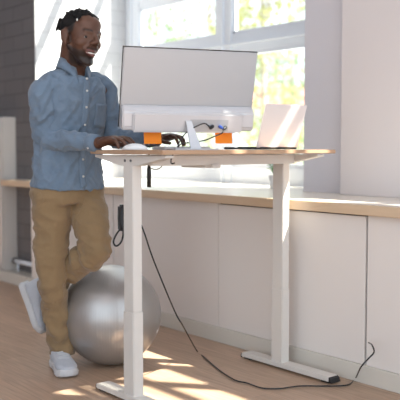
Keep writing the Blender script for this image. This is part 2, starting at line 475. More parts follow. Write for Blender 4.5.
# ------------------------------------------------------------------ outside
o = box('ground_outside', (-40, 4.25, -0.9), (30, 60, -0.8), M['ground']); tag(o, kind='structure')


def tree(x, y, h, r, nleaf, m, label, seed, low=0.6):
    rnd = random.Random(seed)
    t = empty('tree', (x, y, -0.8), label, 'tree', 'trees outside the window')
    bm = bmesh.new()
    add_tube(bm, catmull([(x, y, -0.8), (x + 0.1, y, h * 0.3), (x - 0.05, y + 0.1, h * 0.6), (x, y, h * 0.95)], 5), [0.07 - 0.05 * i / 15 for i in range(16)], 8)
    tips = []
    for k in range(16):
        a = rnd.uniform(0, 2 * pi); z = rnd.uniform(low, h * 0.85); l = r * rnd.uniform(0.6, 1.0)
        p0 = Vector((x, y, z)); p2 = p0 + Vector((cos(a) * l, sin(a) * l, l * 0.5)); p1 = (p0 + p2) / 2 + Vector((0, 0, 0.1))
        add_tube(bm, [p0, p1, p2], [0.022, 0.014, 0.006], 6); tips += [p1, p2]
    bm_obj('trunk', bm, M['bark'], t, True)
    verts = []; faces = []
    cl = [Vector((x + rnd.gauss(0, r * 0.42), y + rnd.gauss(0, r * 0.42), rnd.uniform(low, h))) for _ in range(34)] + tips
    for k in range(nleaf):
        c = rnd.choice(cl) + Vector((rnd.gauss(0, 0.2), rnd.gauss(0, 0.2), rnd.gauss(0, 0.17)))
        a = Vector((rnd.gauss(0, 1), rnd.gauss(0, 1), rnd.gauss(0, 1))).normalized(); b = a.orthogonal().normalized(); s = rnd.uniform(0.035, 0.075)
        i = len(verts); n = a.cross(b) * s * 0.15
        verts += [c - a * s, c + b * s * 0.5 + n, c + a * s, c - b * s * 0.5 + n]; faces.append((i, i + 1, i + 2, i + 3))
    me = bpy.data.meshes.new('foliage'); me.from_pydata(verts, [], faces)
    link_mesh('foliage', me, m, t)


for i, (X, Z, h, r, nl, m, lab) in enumerate((
        (-0.75, 14.0, 4.2, 1.0, 1150, 'leaf2', 'sunlit pale green tree outside, seen through the left window pane'),
        (0.15, 16.5, 4.6, 1.0, 1150, 'leaf1', 'blurred yellow-leaved tree outside, seen above the monitor'),
        (0.95, 13.0, 4.4, 1.0, 1450, 'leaf1', 'yellow-green tree outside, seen through the right-hand upper pane'),
        (2.0, 18.5, 4.6, 1.2, 1600, 'leaf2', 'green tree outside, seen just right of the monitor behind the laptop'),
        (2.7, 14.5, 4.4, 1.1, 1300, 'leaf1', 'yellowish tree outside, beside the pale window pier'))):
    p = W(X, Z, 0); tree(p.x, p.y, h, r, nl, M[m], lab, 20 + i)
hc = W(1.6, 27, 0)
hs = empty('house', (hc.x, hc.y, -0.8), 'pale house with a red roof far beyond the trees', 'house')
Rz = Matrix.Translation(hc) @ Matrix.Rotation(radians(50), 4, 'Z')
box('walls', (-3, -2, -0.8), (3, 2, 2.35), M['render'], hs, mtx=Rz)
bm = bmesh.new(); add_prism(bm, [Rz @ Vector(v) for v in ((-3.2, -2.3, 2.3), (-3.2, 2.3, 2.3), (-3.2, 0, 3.1))], Rz.to_3x3() @ Vector((6.4, 0, 0)))
bm_obj('roof', bm, M['roof'], hs)

# ------------------------------------------------------------------ standing desk
DX, LY, RY = -2.886, 1.975, 2.862          # leg line, near-end leg, window-end leg
TOP = 1.09
desk = empty('standing_desk', (DX, (LY + RY) / 2, 0), 'height-adjustable desk with oak top on white metal T-legs', 'desk')
box('desktop', (DX - 0.262, LY - 0.05, TOP - 0.018), (DX + 0.28, RY + 0.085, TOP), M['desk_wood'], desk, 0.003)
UA, UB = 0.078, 0.053
for y in (LY, RY):
    dleg = bm = bmesh.new()
    add_box(bm, (DX - UA / 2, y - UB / 2, 0.03), (DX + UA / 2, y + UB / 2, 0.40), 0.004)
    lg = bm_obj('leg', bm, M['desk_metal'], desk)
    box('inner_tube', (DX - UA / 2 + .003, y - UB / 2 + .003, 0.398), (DX + UA / 2 - .003, y + UB / 2 - .003, 1.027), M['desk_metal'], lg, 0.003)
    bm = bmesh.new()
    FX = DX + 0.052
    pts = [(FX - 0.305, y - 0.034, 0.010), (FX - 0.305, y - 0.034, 0.030), (FX - 0.29, y - 0.034, 0.034), (FX + 0.29, y - 0.034, 0.034), (FX + 0.300, y - 0.034, 0.030), (FX + 0.300, y - 0.034, 0.010)]
    add_prism(bm, pts, (0, 0.068, 0))
    bmesh.ops.bevel(bm, geom=list(bm.edges), offset=0.003, segments=2, affect='EDGES')
    ft = bm_obj('foot', bm, M['desk_metal'], desk)
    bmc = bmesh.new(); add_prism(bmc, [(FX + 0.3005, y - 0.032, 0.006), (FX + 0.3005, y - 0.032, 0.031), (FX + 0.311, y - 0.032, 0.024), (FX + 0.318, y - 0.032, 0.006)], (0, 0.064, 0))
    bm_obj('end_cap', bmc, M['black'], ft)
    bmc = bmesh.new(); add_prism(bmc, [(FX - 0.3055, y - 0.032, 0.006), (FX - 0.3055, y - 0.032, 0.028), (FX - 0.309, y - 0.032, 0.020), (FX - 0.311, y - 0.032, 0.006)], (0, 0.064, 0))
    bm_obj('end_cap', bmc, M['black'], ft)
    for s in (-1, 1):
        box('pad', (FX + s * 0.27 - 0.025, y - 0.025, 0.0), (FX + s * 0.27 + 0.025, y + 0.025, 0.0099), M['black'], ft, 0.002)
    bm = bmesh.new()
    add_prism(bm, [(DX - 0.262, y - 0.022, 1.068), (DX + 0.262, y - 0.022, 1.068), (DX + 0.262, y - 0.022, 1.059), (DX + 0.06, y - 0.022, 1.023), (DX - 0.06, y - 0.022, 1.023), (DX - 0.262, y - 0.022, 1.059)], (0, 0.044, 0))
    br = bm_obj('side_bracket', bm, M['desk_metal'], desk)
    for x in (-0.022, 0.022):
        bm = bmesh.new(); add_tube(bm, [(DX + x, y - 0.0225, 1.045), (DX + x, y - 0.026, 1.045)], 0.006, 10)
        bm_obj('screw', bm, M['screw'], br)
for x in (0.085, -0.115):
    box('crossbeam', (DX + x, LY + 0.0225, 1.023), (DX + x + 0.03, RY - 0.0225, 1.068), M['desk_metal'], desk, 0.003)
box('motor_box', (DX - 0.084, 2.30, 1.01), (DX + 0.084, 2.37, 1.065), M['desk_metal'], desk, 0.003)
box('cable_clip', (DX + 0.116, 2.31, 1.01), (DX + 0.130, 2.36, 1.027), M['desk_metal'], desk, 0.003)

# hanging black tube under the desk
bm = bmesh.new(); c = P(149, 168, 3.62); add_tube(bm, [Vector((c.x, c.y, 1.071)), Vector((c.x, c.y, 1.035)), c + Vector((0, 0, -0.005)), c + Vector((0, 0, -0.085))], [0.003, 0.003, 0.0095, 0.0095], 12)
tag(bm_obj('cable_sleeve', bm, M['black'], None, True, origin=c), 'short black tube hanging under the desktop beside the left desk leg', 'cable sleeve')
pts = [P(185, 149.0, 3.38), P(184, 153, 3.36), P(183, 158, 3.37), P(178, 163, 3.38), P(174, 163, 3.40), P(172, 161, 3.42), P(173, 157.5, 3.44)]
tag(tube('looped_cord', catmull([P(173, 152.2, 3.36), P(172.5, 156, 3.355), P(171, 160, 3.36), P(171.5, 163.5, 3.36), P(175, 163, 3.36)], 6), 0.0028, M['cable'], origin=P(173, 152, 3.36)), 'short black cord looped over the front desk edge below the monitor', 'cord')
tag(tube('drooping_cord', catmull([P(149, 167, 3.60), P(153, 169, 3.6), P(158, 169, 3.6), P(162, 166, 3.6), P(164, 160, 3.6)], 6), 0.0024, M['cable'], origin=P(156, 168, 3.6)), 'thin black cord drooping beneath the desktop beside the hanging tube', 'cord')

# power adapter and its loop, tied behind the near leg
pw = empty('power_adapter', P(121, 215, 3.62), 'black power adapter with a cord loop hanging behind the left desk leg', 'power adapter')
bm = bmesh.new(); c = P(122, 217, 3.62)
add_box(bm, (-0.017, -0.016, -0.062), (0.017, 0.016, 0.055), 0.008, Matrix.Translation(c) @ Matrix.Rotation(radians(YAW), 4, 'Z'))
bm_obj('brick', bm, M['black'], pw)
tube('cord_loop', catmull([P(121, 228, 3.6), P(116, 235, 3.6), P(113.5, 242, 3.6), P(116, 246, 3.6), P(120.5, 243, 3.6), P(123, 236, 3.6), P(123, 228, 3.6)], 6), 0.0042, M['cable'], pw)
tube('cord_loop', catmull([P(123, 205, 3.6), P(119.5, 209, 3.6), P(118.5, 216, 3.6), P(119, 222, 3.6), P(121, 228, 3.6)], 6), 0.004, M['cable'], pw)

def fl(px, py):   # a point of the floor
    Z = 3.5
    for _ in range(30): Z *= (CAM_H - 0.006) / max(CAM_H - P(px, py, Z).z, 1e-4)
    p = P(px, py, Z); p.z = 0.006; return p
sl = Vector((-2.441, FRONT - 0.008, 0.27))
cable_pts = [P(130, 215, 3.66), P(139, 222, 3.66), P(144, 232, 3.68), P(152, 256, 3.72), P(164, 286, 3.78), P(176, 314, 3.84), P(183, 326, 3.88), fl(197, 351), fl(204, 357), fl(219, 370), fl(235, 380), fl(247, 383), fl(262, 388), fl(280, 388.5), fl(300, 386), fl(325, 386), fl(347, 385), fl(355, 379)]
e0 = Vector((-2.50, 2.935, 0.10)); 
cable_pts += [P(361, 367, 3.58), P(369, 358, 3.58), P(374, 352, 3.58), P(372, 345, 3.63), P(368.5, 342.5, 3.74)]
tag(tube('trailing_cable', catmull(cable_pts, 8), 0.0036, M['cable'], None, 8, origin=fl(235, 380)), 'long black cord trailing from the desk leg over the floor to the panel gap', 'cable')

# ------------------------------------------------------------------ monitor
A = P(124, 47, 3.45); B = P(258, 53, 3.67)
mu = (B - A); mu.z = 0; MWID = mu.length; mu.normalize()
mn = Vector((mu.y, -mu.x, 0))                     # outward from the back of the screen
tilt = radians(14)
top_mid = (A + B) / 2
mv = (UP * cos(tilt) + mn * sin(tilt)).normalized()   # up along the screen
mnn = mu.cross(mv).normalized()
if mnn.dot(mn) < 0: mnn = -mnn
MH = 0.345
MO = top_mid - mv * MH                             # bottom centre of the screen
FR = Matrix.Translation(MO) @ Matrix((mu, mnn, mv)).transposed().to_4x4()
mo = empty('desktop_monitor', (MO.x, MO.y, TOP), 'large silver monitor seen from behind, standing on the desk in front of the man', 'monitor')
hw = MWID / 2
bm = bmesh.new(); add_box(bm, (-hw, -0.010, 0.0), (hw, 0.0, MH), 0.003, FR); bm_obj('back_cover', bm, M['silver'], mo)
bm = bmesh.new(); add_box(bm, (-hw - 0.0025, -0.0125, 0.004), (hw + 0.0025, -0.0101, MH + 0.0045), 0.0008, FR); bm_obj('screen', bm, M['screen'], mo, label='black glass front with a thin dark rim')
bm = bmesh.new()
add_prism(bm, [FR @ Vector(v) for v in ((-hw + 0.002, 0, -0.004), (-hw + 0.002, 0.034, -0.002), (-hw + 0.002, 0.040, 0.012), (-hw + 0.002, 0.036, 0.078), (-hw + 0.002, 0.014, 0.100), (-hw + 0.002, 0, 0.104))], FR.to_3x3() @ Vector((2 * hw - 0.004, 0, 0)))
bmesh.ops.bevel(bm, geom=list(bm.edges), offset=0.006, segments=3, affect='EDGES')
bm_obj('lower_housing', bm, M['silver_light'], mo, label='paler thick housing along the bottom')
bm = bmesh.new(); add_box(bm, (-hw + 0.045, 0.035, -0.008), (hw - 0.06, 0.052, 0.078), 0.007, FR); hz = bm_obj('port_cover', bm, M['silver_light'], mo)
# neck plate and base
bm = bmesh.new()
n0 = FR @ Vector((0.0, 0.052, 0.045)); 
nb = Vector((n0.x, n0.y, TOP + 0.006)) + mn * 0.035
q = [n0 - mu * 0.028, n0 - mu * 0.002, nb + mu * 0.032, nb - mu * 0.018]
add_prism(bm, [q[0], q[1], q[2], q[3]], mn * 0.008)
bm_obj('neck', bm, M['silver_light'], mo)
bm = bmesh.new(); add_box(bm, (-0.10, -0.085, 0), (0.10, 0.04, 0.006), 0.002, Matrix.Translation(Vector((nb.x, nb.y, TOP))) @ Matrix((mu, mn, UP)).transposed().to_4x4()); bm_obj('base', bm, M['silver_light'], mo)

bm = bmesh.new(); add_box(bm, (-0.005, 0.0521, 0.0), (0.175, 0.0531, 0.052), 0.0004, FR); bm_obj('port_panel', bm, M['silver'], mo)
def on_back(u, v, d=0.055): return FR @ Vector((u, d, v))
# plugs and monitor cables
def plug(pt, d, m):
    bm = bmesh.new(); add_tube(bm, [pt, pt + d * 0.006, pt + d * 0.02, pt + d * 0.034], [0.006, 0.008, 0.0075, 0.004], 10); return bm
def upx(px, py):   # point on the back of the port cover seen at this pixel
    d = (P(px, py, 1.0) - camo.location); n = mnn; q0 = on_back(0, 0, 0.054)
    return camo.location + d * ((q0 - camo.location).dot(n) / d.dot(n))
for px, py, m, pts, lab in ((213, 126, 'cable', [(205, 123.5), (195, 127), (186, 133), (180, 141), (177.5, 147.2)], 'thick black cable curving down from the left monitor port to the desk'),
                            (226, 127, 'cable', [(222, 133), (213, 137), (204, 140.5), (190, 142.5), (181, 144), (178.5, 147.2)], 'thin black cable sagging from the right monitor port to the desk')):
    s = upx(px, py)
    t = empty('monitor_cable', s, lab, 'cable')
    d = (mnn * 0.6 - mu * 0.6 - UP * 0.2).normalized()
    bm_obj('plug', plug(s, d, m), M['black'], t, True)
    zs = [(s - camo.location).dot(FWD) - 0.04 - 0.01 * i for i in range(len(pts))]
    tube('cord', catmull([s + d * 0.03] + [P(a, b, z) for (a, b), z in zip(pts, zs)], 8), 0.0028, M['cable'], t)
s = upx(219.5, 126.5)
tag(bm_obj('blue_plug', plug(s, mnn, 'blue'), M['blue'], None, True, origin=s), 'tiny blue plug in the back of the monitor between the two black plugs', 'plug')

# orange sticky notes hanging below the screen edge
for (x0, x1, y0, y1, lab) in ((144, 161, 130, 143.5, 'orange sticky note below the monitor, the left one beside the hand'), (215, 232, 129, 142.5, 'orange sticky note below the monitor, the right one near the laptop')):
    cpx = upx((x0 + x1) / 2, 131) - mnn * 0.066
    zc = (cpx - camo.location).dot(FWD)
    c = P((x0 + x1) / 2, 131, zc); hwid = (x1 - x0) / 819 * zc / 2 / RIGHT.dot(mu)
    hh = 0.068
    vs = []; fs = []
    n = 6
    for i in range(n + 1):
        for k in range(2):
            z = 0.012 - hh * i / n; vs.append(c + mu * (hwid * (2 * k - 1)) + UP * z + mn * (0.004 * (i / n) ** 2))
    for i in range(n): fs.append((2 * i, 2 * i + 1, 2 * i + 3, 2 * i + 2))
    me = bpy.data.meshes.new('sticky_note'); me.from_pydata(vs, [], fs)
    o = link_mesh('sticky_note', me, M['orange'], None, origin=c); so = o.modifiers.new('s', 'SOLIDIFY'); so.thickness = 0.0008
    tag(o, lab, 'sticky note', 'orange sticky notes')

# ------------------------------------------------------------------ laptop, keyboard, mouse, plant
lt = empty('laptop', (-2.70, 2.70, TOP), 'open silver laptop on the window end of the desk', 'laptop')
h0 = P(256, 147, 3.72); h1 = P(297, 146.2, 3.905)
lu = (h1 - h0); lu.z = 0; LW = lu.length; lu.normalize(); ln = Vector((lu.y, -lu.x, 0))     # ln points to the camera side
hc_ = (h0 + h1) / 2; hc_.z = TOP + 0.001
LF = Matrix.Translation(hc_) @ Matrix((lu, ln, UP)).transposed().to_4x4()
LD = 0.215
bm = bmesh.new(); add_box(bm, (-LW / 2, -LD, 0.001), (LW / 2, 0, 0.011), 0.003, LF); base = bm_obj('base', bm, M['laptop_dark'], lt)
bm = bmesh.new(); add_box(bm, (-LW / 2 + 0.02, -LD + 0.075, 0.0112), (LW / 2 - 0.02, -0.02, 0.0125), 0.0005, LF); bm_obj('key_deck', bm, M['black'], base)
la = radians(17); LM = LF @ Matrix.Translation((0, 0, 0.010)) @ Matrix.Rotation(-la, 4, 'X')
bm = bmesh.new(); add_box(bm, (-LW / 2, -0.003, 0.0), (LW / 2, 0.003, 0.205), 0.0025, LM); lid = bm_obj('lid', bm, M['laptop'], lt)
bm = bmesh.new(); add_box(bm, (-LW / 2 + 0.004, -0.0045, 0.006), (LW / 2 - 0.004, -0.0031, 0.200), 0.0005, LM); bm_obj('screen', bm, M['screen'], lid)
bm = bmesh.new(); add_tube(bm, [LF @ Vector((-LW * 0.4, 0.0, 0.009)), LF @ Vector((LW * 0.4, 0.0, 0.009))], 0.005, 10); bm_obj('hinge', bm, M['laptop_dark'], lt, True)

kc = P(174, 146.5, 3.72)
kf = Matrix.Translation(Vector((kc.x, kc.y, TOP + 0.0005))) @ Matrix((Vector((0, 1, 0)), Vector((-1, 0, 0)), UP)).transposed().to_4x4()
kb = empty('keyboard', (kc.x, kc.y, TOP), 'slim white keyboard on the desk below the monitor', 'keyboard')
kc2 = kf
bm = bmesh.new(); add_box(bm, (-0.06, -0.02, 0), (0.20, 0.09, 0.012), 0.003, kf); bm_obj('case', bm, M['white_plastic'], kb)
bm = bmesh.new()
for r in range(5):
    for k in range(13): add_box(bm, (-0.055 + k * 0.0192, -0.014 + r * 0.020, 0.0122), (-0.055 + k * 0.0192 + 0.016, -0.014 + r * 0.020 + 0.0165, 0.0145), 0, kf)
o = bm_obj('key_field', bm, M['white_plastic'], kb); o['kind'] = 'stuff'

mc = P(135, 146, 3.50)
bm = bmesh.new(); mdir = (P(150, 146, 3.48) - mc); mdir.z = 0; mdir.normalize()
mR = Matrix((mdir, UP.cross(mdir), UP)).transposed().to_4x4()
add_ell(bm, (mc.x, mc.y, TOP + 0.002), (0.058, 0.030, 0.026), mR, 3)
for v in bm.verts: v.co.z = max(v.co.z, TOP + 0.0008)
ms = empty('computer_mouse', (mc.x, mc.y, TOP), "white computer mouse under the man's right hand", 'mouse')
bm_obj('shell', bm, M['white_plastic'], ms, True)
bm = bmesh.new(); add_tube(bm, [Vector((mc.x, mc.y, TOP + 0.022)) + mdir * 0.038 - UP.cross(mdir) * 0.003, Vector((mc.x, mc.y, TOP + 0.022)) + mdir * 0.038 + UP.cross(mdir) * 0.003], 0.006, 12)
bm_obj('scroll_wheel', bm, M['screw'], ms, True)

pt_ = P(275.5, 186, 5.25); pt_.z = LEDGE_TOP
pl = empty('potted_plant', pt_, 'small green plant in a white pot on the ledge behind the right desk leg', 'plant')
bm = bmesh.new(); add_tube(bm, [pt_ + UP * 0.001, pt_ + UP * 0.01, pt_ + UP * 0.085], [0.032, 0.036, 0.046], 20); bm_obj('pot', bm, M['pot'], pl, True)
bm = bmesh.new(); rnd = random.Random(3)
for k in range(26):
    a = rnd.uniform(0, 2 * pi); l = rnd.uniform(0.03, 0.055); h = rnd.uniform(0.05, 0.11)
    b0 = pt_ + UP * 0.075; b1 = b0 + Vector((cos(a) * l * .6, sin(a) * l * .6, h * .7)); b2 = b0 + Vector((cos(a) * l, sin(a) * l, h))
    add_tube(bm, [b0, b1, b2], [0.0015, 0.0015, 0.001], 4); add_ell(bm, b2, (0.014, 0.009, 0.003), Matrix.Rotation(a, 4, 'Z'), 1)
bm_obj('foliage', bm, M['plant'], pl, True)

# ------------------------------------------------------------------ exercise ball
BR = 0.2535
bc = W(-0.452, 4.13, BR)
bm = bmesh.new(); bmesh.ops.create_uvsphere(bm, u_segments=96, v_segments=64, radius=BR)
for v in bm.verts:
    v.co.z = max(v.co.z, -BR + 0.004)
    # grooves around both ends of the ball
    e = abs(v.co.z) / BR
    if e > 0.6: v.co *= 1 - 0.0015 * (0.5 + 0.5 * cos(e * 110))
bmesh.ops.translate(bm, verts=bm.verts, vec=bc - Vector((0, 0, 0.004)))
eb = empty('exercise_ball', (bc.x, bc.y, 0), "silver exercise ball under the man's bent knee", 'ball')
bo = bm_obj('shell', bm, M['ball'], eb, True, origin=bc)
bm = bmesh.new(); vp = bc + (RIGHT * 0.93 - FWD * 0.2 - UP * 0.3).normalized() * (BR - 0.002); add_tube(bm, [vp, vp + (vp - bc).normalized() * 0.005], 0.01, 14); bm_obj('air_plug', bm, M['white_plastic'], eb, True)
# ------------------------------------------------------------------ the man
FACE = (RIGHT * 0.66 - FWD * 0.75).normalized()       # where the chest points
SIDE = UP.cross(FACE).normalized()                    # towards his left
pc_ = W(-0.635, 3.95, 0)
man = empty('person', Vector((pc_.x, pc_.y, 0)), 'smiling man in blue shirt and khaki trousers at the desk, one knee on the ball', 'person')

HIPR, KNEER, ANKR = W(-0.705, 3.90, 0.915), W(-0.722, 3.93, 0.48), W(-0.695, 4.04, 0.105)
HIPL, KNEEL, ANKL = W(-0.565, 4.02, 0.925), W(-0.490, 3.87, 0.598), W(-0.825, 4.17, 0.365)
PEL = W(-0.635, 3.95, 0.935)
SHR, ELR, WRR = P(42, 90, 3.76), P(47, 138, 3.82), P(99, 143.5, 3.62)
SHL, ELL, WRL = P(104, 88, 3.97), P(113, 136, 3.99), P(159, 139.5, 3.80)
CH = (SHR + SHL) / 2
NECK = P(74, 68, 3.84)
HD = P(80.5, 38, 3.79)                                  # head centre

# head frame
hy = (RIGHT * 0.73 - FWD * 0.68).normalized()
hy = (hy - UP * 0.10).normalized()
hx = hy.cross(UP).normalized()                           # his right
hzv = hx.cross(hy).normalized()
roll = radians(-4)
Rr = Matrix.Rotation(roll, 3, hy); hx = Rr @ hx; hzv = Rr @ hzv
HS = 1.12
HM = Matrix.Translation(HD) @ Matrix((hx, hy, hzv)).transposed().to_4x4() @ Matrix.Scale(HS, 4)
HI = HM.inverted()

bm = bmesh.new()
def he(c, r, rot=None, sub=3):
    Rm = Matrix((hx, hy, hzv)).transposed().to_4x4()
    if rot is not None: Rm = Rm @ rot
    rr = (r,) * 3 if isinstance(r, (int, float)) else r
    add_ell(bm, HM @ Vector(c), tuple(x * HS for x in rr), Rm, sub)
def hc2(a, b, r0, r1): add_cap(bm, HM @ Vector(a), HM @ Vector(b), r0 * HS, r1 * HS)
he((0, -0.012, 0.040), (0.073, 0.093, 0.060)); he((0, 0.028, 0.010), (0.062, 0.062, 0.085)); he((0, 0.028, -0.045), (0.051, 0.058, 0.055))
he((0, 0.034, -0.086), (0.031, 0.042, 0.025)); he((0, 0.066, -0.100), (0.017, 0.016, 0.015))
for s in (-1, 1):
    hc2((s * 0.046, -0.004, -0.040), (s * 0.016, 0.060, -0.097), 0.016, 0.013)
    he((s * 0.034, 0.050, -0.022), (0.029, 0.029, 0.026))
    hc2((s * 0.012, 0.0865, 0.022), (s * 0.040, 0.074, 0.024), 0.0085, 0.0075)
    he((s * 0.0120, 0.094, -0.022), (0.0095, 0.011, 0.0085))
    he((s * 0.074, -0.010, -0.004), (0.009, 0.018, 0.028), Matrix.Rotation(s * 0.35, 4, 'Z')); he((s * 0.078, -0.018, 0.010), (0.009, 0.014, 0.015)); he((s * 0.070, -0.004, -0.030), (0.007, 0.009, 0.010))
    hc2((s * 0.0, 0.0925, -0.053), (s * 0.026, 0.076, -0.048), 0.0055, 0.0045)          # upper lip
    hc2((s * 0.0, 0.0900, -0.072), (s * 0.025, 0.076, -0.057), 0.0070, 0.0045)          # lower lip
    he((s * 0.033, 0.0715, 0.0085), (0.014, 0.011, 0.0055))                                # upper lid bulge
    hc2((s * 0.018, 0.082, -0.030), (s * 0.034, 0.074, -0.048), 0.0065, 0.006)           # smile fold
hc2((0, 0.0855, 0.022), (0, 0.108, -0.016), 0.0085, 0.0118)
he((0, 0.040, 0.052), (0.058, 0.047, 0.042))
hc2((0, 0.0, -0.05), HI @ NECK, 0.047, 0.052)
hc2((0, -0.04, -0.02), HI @ (NECK - FACE * 0.02), 0.050, 0.056)
# trunk and limbs under the clothes
add_chain(bm, [NECK, NECK - UP * 0.10 - FACE * 0.01, CH - UP * 0.12, PEL + UP * 0.12, PEL], [0.052, 0.065, 0.075, 0.085, 0.09], 20)
for a, b, c in ((SHR, ELR, WRR), (SHL, ELL, WRL)):
    add_cap(bm, NECK - UP * 0.10, a, 0.05, 0.045); add_chain(bm, [a, b], [0.036, 0.028]); add_chain(bm, [b, (b + c) / 2, c], [0.026, 0.026, 0.024])
for a, b, c in ((HIPR, KNEER, ANKR), (HIPL, KNEEL, ANKL)):
    add_cap(bm, PEL, a, 0.09, 0.075); add_cap(bm, a, b, 0.075, 0.048); add_cap(bm, b, c, 0.046, 0.034); 
# feet inside the shoes
TOER, HEELR = fl(68.5, 371), fl(55, 361)
fdr = (RIGHT * 0.38 - FWD * 0.92).normalized()
add_cap(bm, ANKR - UP * 0.045, ANKR + fdr * 0.12 - UP * 0.066, 0.030, 0.022)
fdl = (-UP * 0.92 - FWD * 0.0 + RIGHT * 0.38).normalized()
add_cap(bm, ANKL, ANKL - RIGHT * 0.03 + fdl * 0.10, 0.034, 0.026)


def hand(wr, f, u, mirror, curls, spread, scale=1.0, thumb=(0.6, 0.5)):
    """f: wrist to knuckles, u: back of the hand"""
    f = f.normalized(); u = (u - f * u.dot(f)).normalized(); s = f.cross(u) * mirror      # s: towards the thumb
    k = scale
    Rm = Matrix((f, s, u)).transposed().to_4x4()
    add_ell(bm, wr + f * 0.052 * k, (0.056 * k, 0.040 * k, 0.019 * k), Rm, 3)
    add_ell(bm, wr + f * 0.075 * k + u * 0.001, (0.032 * k, 0.042 * k, 0.013 * k), Rm, 3)
    add_cap(bm, wr - f * 0.01, wr + f * 0.03 * k, 0.024 * k, 0.021 * k)
    lens = (0.072, 0.080, 0.074, 0.058)
    for i in range(4):
        off = (0.031 - 0.0205 * i) * k
        kn = wr + f * ((0.098, 0.101, 0.096, 0.087)[i] * k) + s * off + u * 0.001
        d = (f + s * (spread * (1.5 - i) * 0.12)).normalized(); ax = u.cross(d).normalized()
        L = lens[i] * k; seg = (0.44, 0.30, 0.26); p = kn; ang = curls[i] * 0.35
        add_ell(bm, kn, 0.0105 * k)
        for q in range(3):
            dd = d * cos(ang) - u * sin(ang); p2 = p + dd * L * seg[q]
            add_cap(bm, p, p2, (0.0094 - 0.0010 * q) * k, (0.0086 - 0.0010 * q) * k, 12); p = p2; ang += curls[i] * (0.62, 0.45, 0)[q]
    t0 = wr + f * 0.025 * k + s * 0.022 * k - u * 0.004
    d1 = (f * 0.72 + s * thumb[0] - u * 0.35).normalized(); t1 = t0 + d1 * 0.042 * k
    d2 = (f * 0.92 + s * thumb[1] * 0.5 - u * 0.30).normalized(); t2 = t1 + d2 * 0.033 * k
    d3 = (f - s * 0.05 - u * 0.25).normalized(); t3 = t2 + d3 * 0.026 * k
    add_cap(bm, t0, t1, 0.0150 * k, 0.0118 * k); add_cap(bm, t1, t2, 0.0108 * k, 0.0095 * k); add_cap(bm, t2, t3, 0.0095 * k, 0.008 * k)


gr = (P(140, 141, 3.50) - WRR); gr.z = 0
hand(WRR + UP * 0.004, (gr.normalized() + UP * 0.16), UP + FWD * -0.10, -1, (0.85, 0.9, 0.95, 1.0), 1.0, 1.08)
gl = (P(186, 141, 3.70) - WRL); gl.z = 0
hand(WRL + UP * 0.004, gl.normalized() + UP * 0.12, UP, 1, (0.9, 0.95, 1.0, 1.0), 1.0, 0.98)
me = fuse(bm, 0.0036, 3, 0.5)
hb = bmesh.new(); hb.from_mesh(me)
hv = [v for v in hb.verts if v.co.z > NECK.z + 0.01]
for _ in range(7): bmesh.ops.smooth_vert(hb, verts=hv, factor=0.5, use_axis_x=True, use_axis_y=True, use_axis_z=True)
hb.to_mesh(me); hb.free()

SK = Vector((0.100, 0.045, 0.027)); SKL = Vector((0.19, 0.088, 0.054)); LIP = Vector((0.17, 0.062, 0.055)); BE = Vector((0.012, 0.009, 0.008)); HR = Vector((0.012, 0.010, 0.010))
ca = me.color_attributes.new('tone', 'FLOAT_COLOR', 'POINT')
def sm(a, b, x):
    t = min(1, max(0, (x - a) / (b - a))); return t * t * (3 - 2 * t)
for i, v in enumerate(me.vertices):
    p = HI @ v.co; c = SK.copy()
    n_ = noise.noise(v.co * 40) * 0.5 + 0.5
    c = c.lerp(SKL, 0.25 * n_)
    if p.length < 0.2 and v.co.z > NECK.z - 0.02:
        x, y, z = abs(p.x), p.y, p.z
        # short beard along jaw, chin and lip
        jaw = sm(-0.046, -0.062, z - 0.30 * max(0, 0.055 - y)) * sm(-0.02, 0.0, y) * sm(-0.135, -0.10, z + 0.0)
        side = sm(0.046, 0.056, x) * sm(-0.045, -0.065, z) * sm(-0.03, -0.01, y)
        mou = exp(-((z + 0.043) / 0.0045) ** 2) * sm(0.032, 0.026, x) * sm(0.06, 0.075, y)
        burn = sm(0.052, 0.060, x) * exp(-((y - 0.006) / 0.012) ** 2) * sm(-0.06, -0.04, z)
        bl = min(1, max(jaw * 0.9, side * 0.85, mou * 0.75, burn * 0.8))
        lipm = sm(0.031, 0.027, x) * sm(0.072, 0.078, y) * max(exp(-((z + 0.0525 - x * 0.1) / 0.003) ** 2), exp(-((z + 0.071 - x * 0.45) / 0.005) ** 2))
        ear = sm(0.066, 0.070, x) * sm(-0.050, -0.045, z) * sm(0.05, 0.04, z); bl *= 1 - ear
        c = c.lerp(BE, bl * 0.95); c = c.lerp(LIP, min(1, lipm * 1.1))
        if mou > 0.0 or True:
            br = exp(-((z - 0.0285 + (x - 0.03) ** 2 * 8) / 0.0045) ** 2) * sm(0.010, 0.016, x) * sm(0.050, 0.044, x) * sm(0.05, 0.07, y)
            c = c.lerp(HR, br * 0.85)
        fade = sm(0.006, 0.026, z + 0.35 * max(0, -y - 0.01)) * sm(0.040, 0.026, y + 0.25 * max(0, 0.05 - z))
        fade *= 1 - sm(0.068, 0.073, x) * sm(0.035, 0.028, z) * sm(-0.040, -0.032, y)
        c = c.lerp(HR, fade * 0.97)
    ca.data[i].color = (c.x, c.y, c.z, 1)
link_mesh('body', me, M['skin'], man, True)

# eyes, brows, teeth
for s in (-1, 1):
    bm = bmesh.new(); he((s * 0.031, 0.0688, 0.0015), 0.0112); eo = bm_obj('eye', bm, M['eye'], man, True, label='eye')
    bm = bmesh.new(); he((s * 0.031 + (0.0015), 0.0770, 0.0010), (0.0075, 0.0036, 0.0065)); bm_obj('iris', bm, M['iris'], eo, True)
bm = bmesh.new()
tp = [HM @ Vector((x, 0.0893 - 24 * x * x, -0.0620 + 6 * x * x)) for x in [i * 0.0042 for i in range(-5, 6)]]
for p in tp: add_ell(bm, p, (0.0038 * HS, 0.0028 * HS, 0.0042 * HS), Matrix((hx, hy, hzv)).transposed().to_4x4(), 2)
bm_obj('teeth', bm, M['teeth'], man, True)

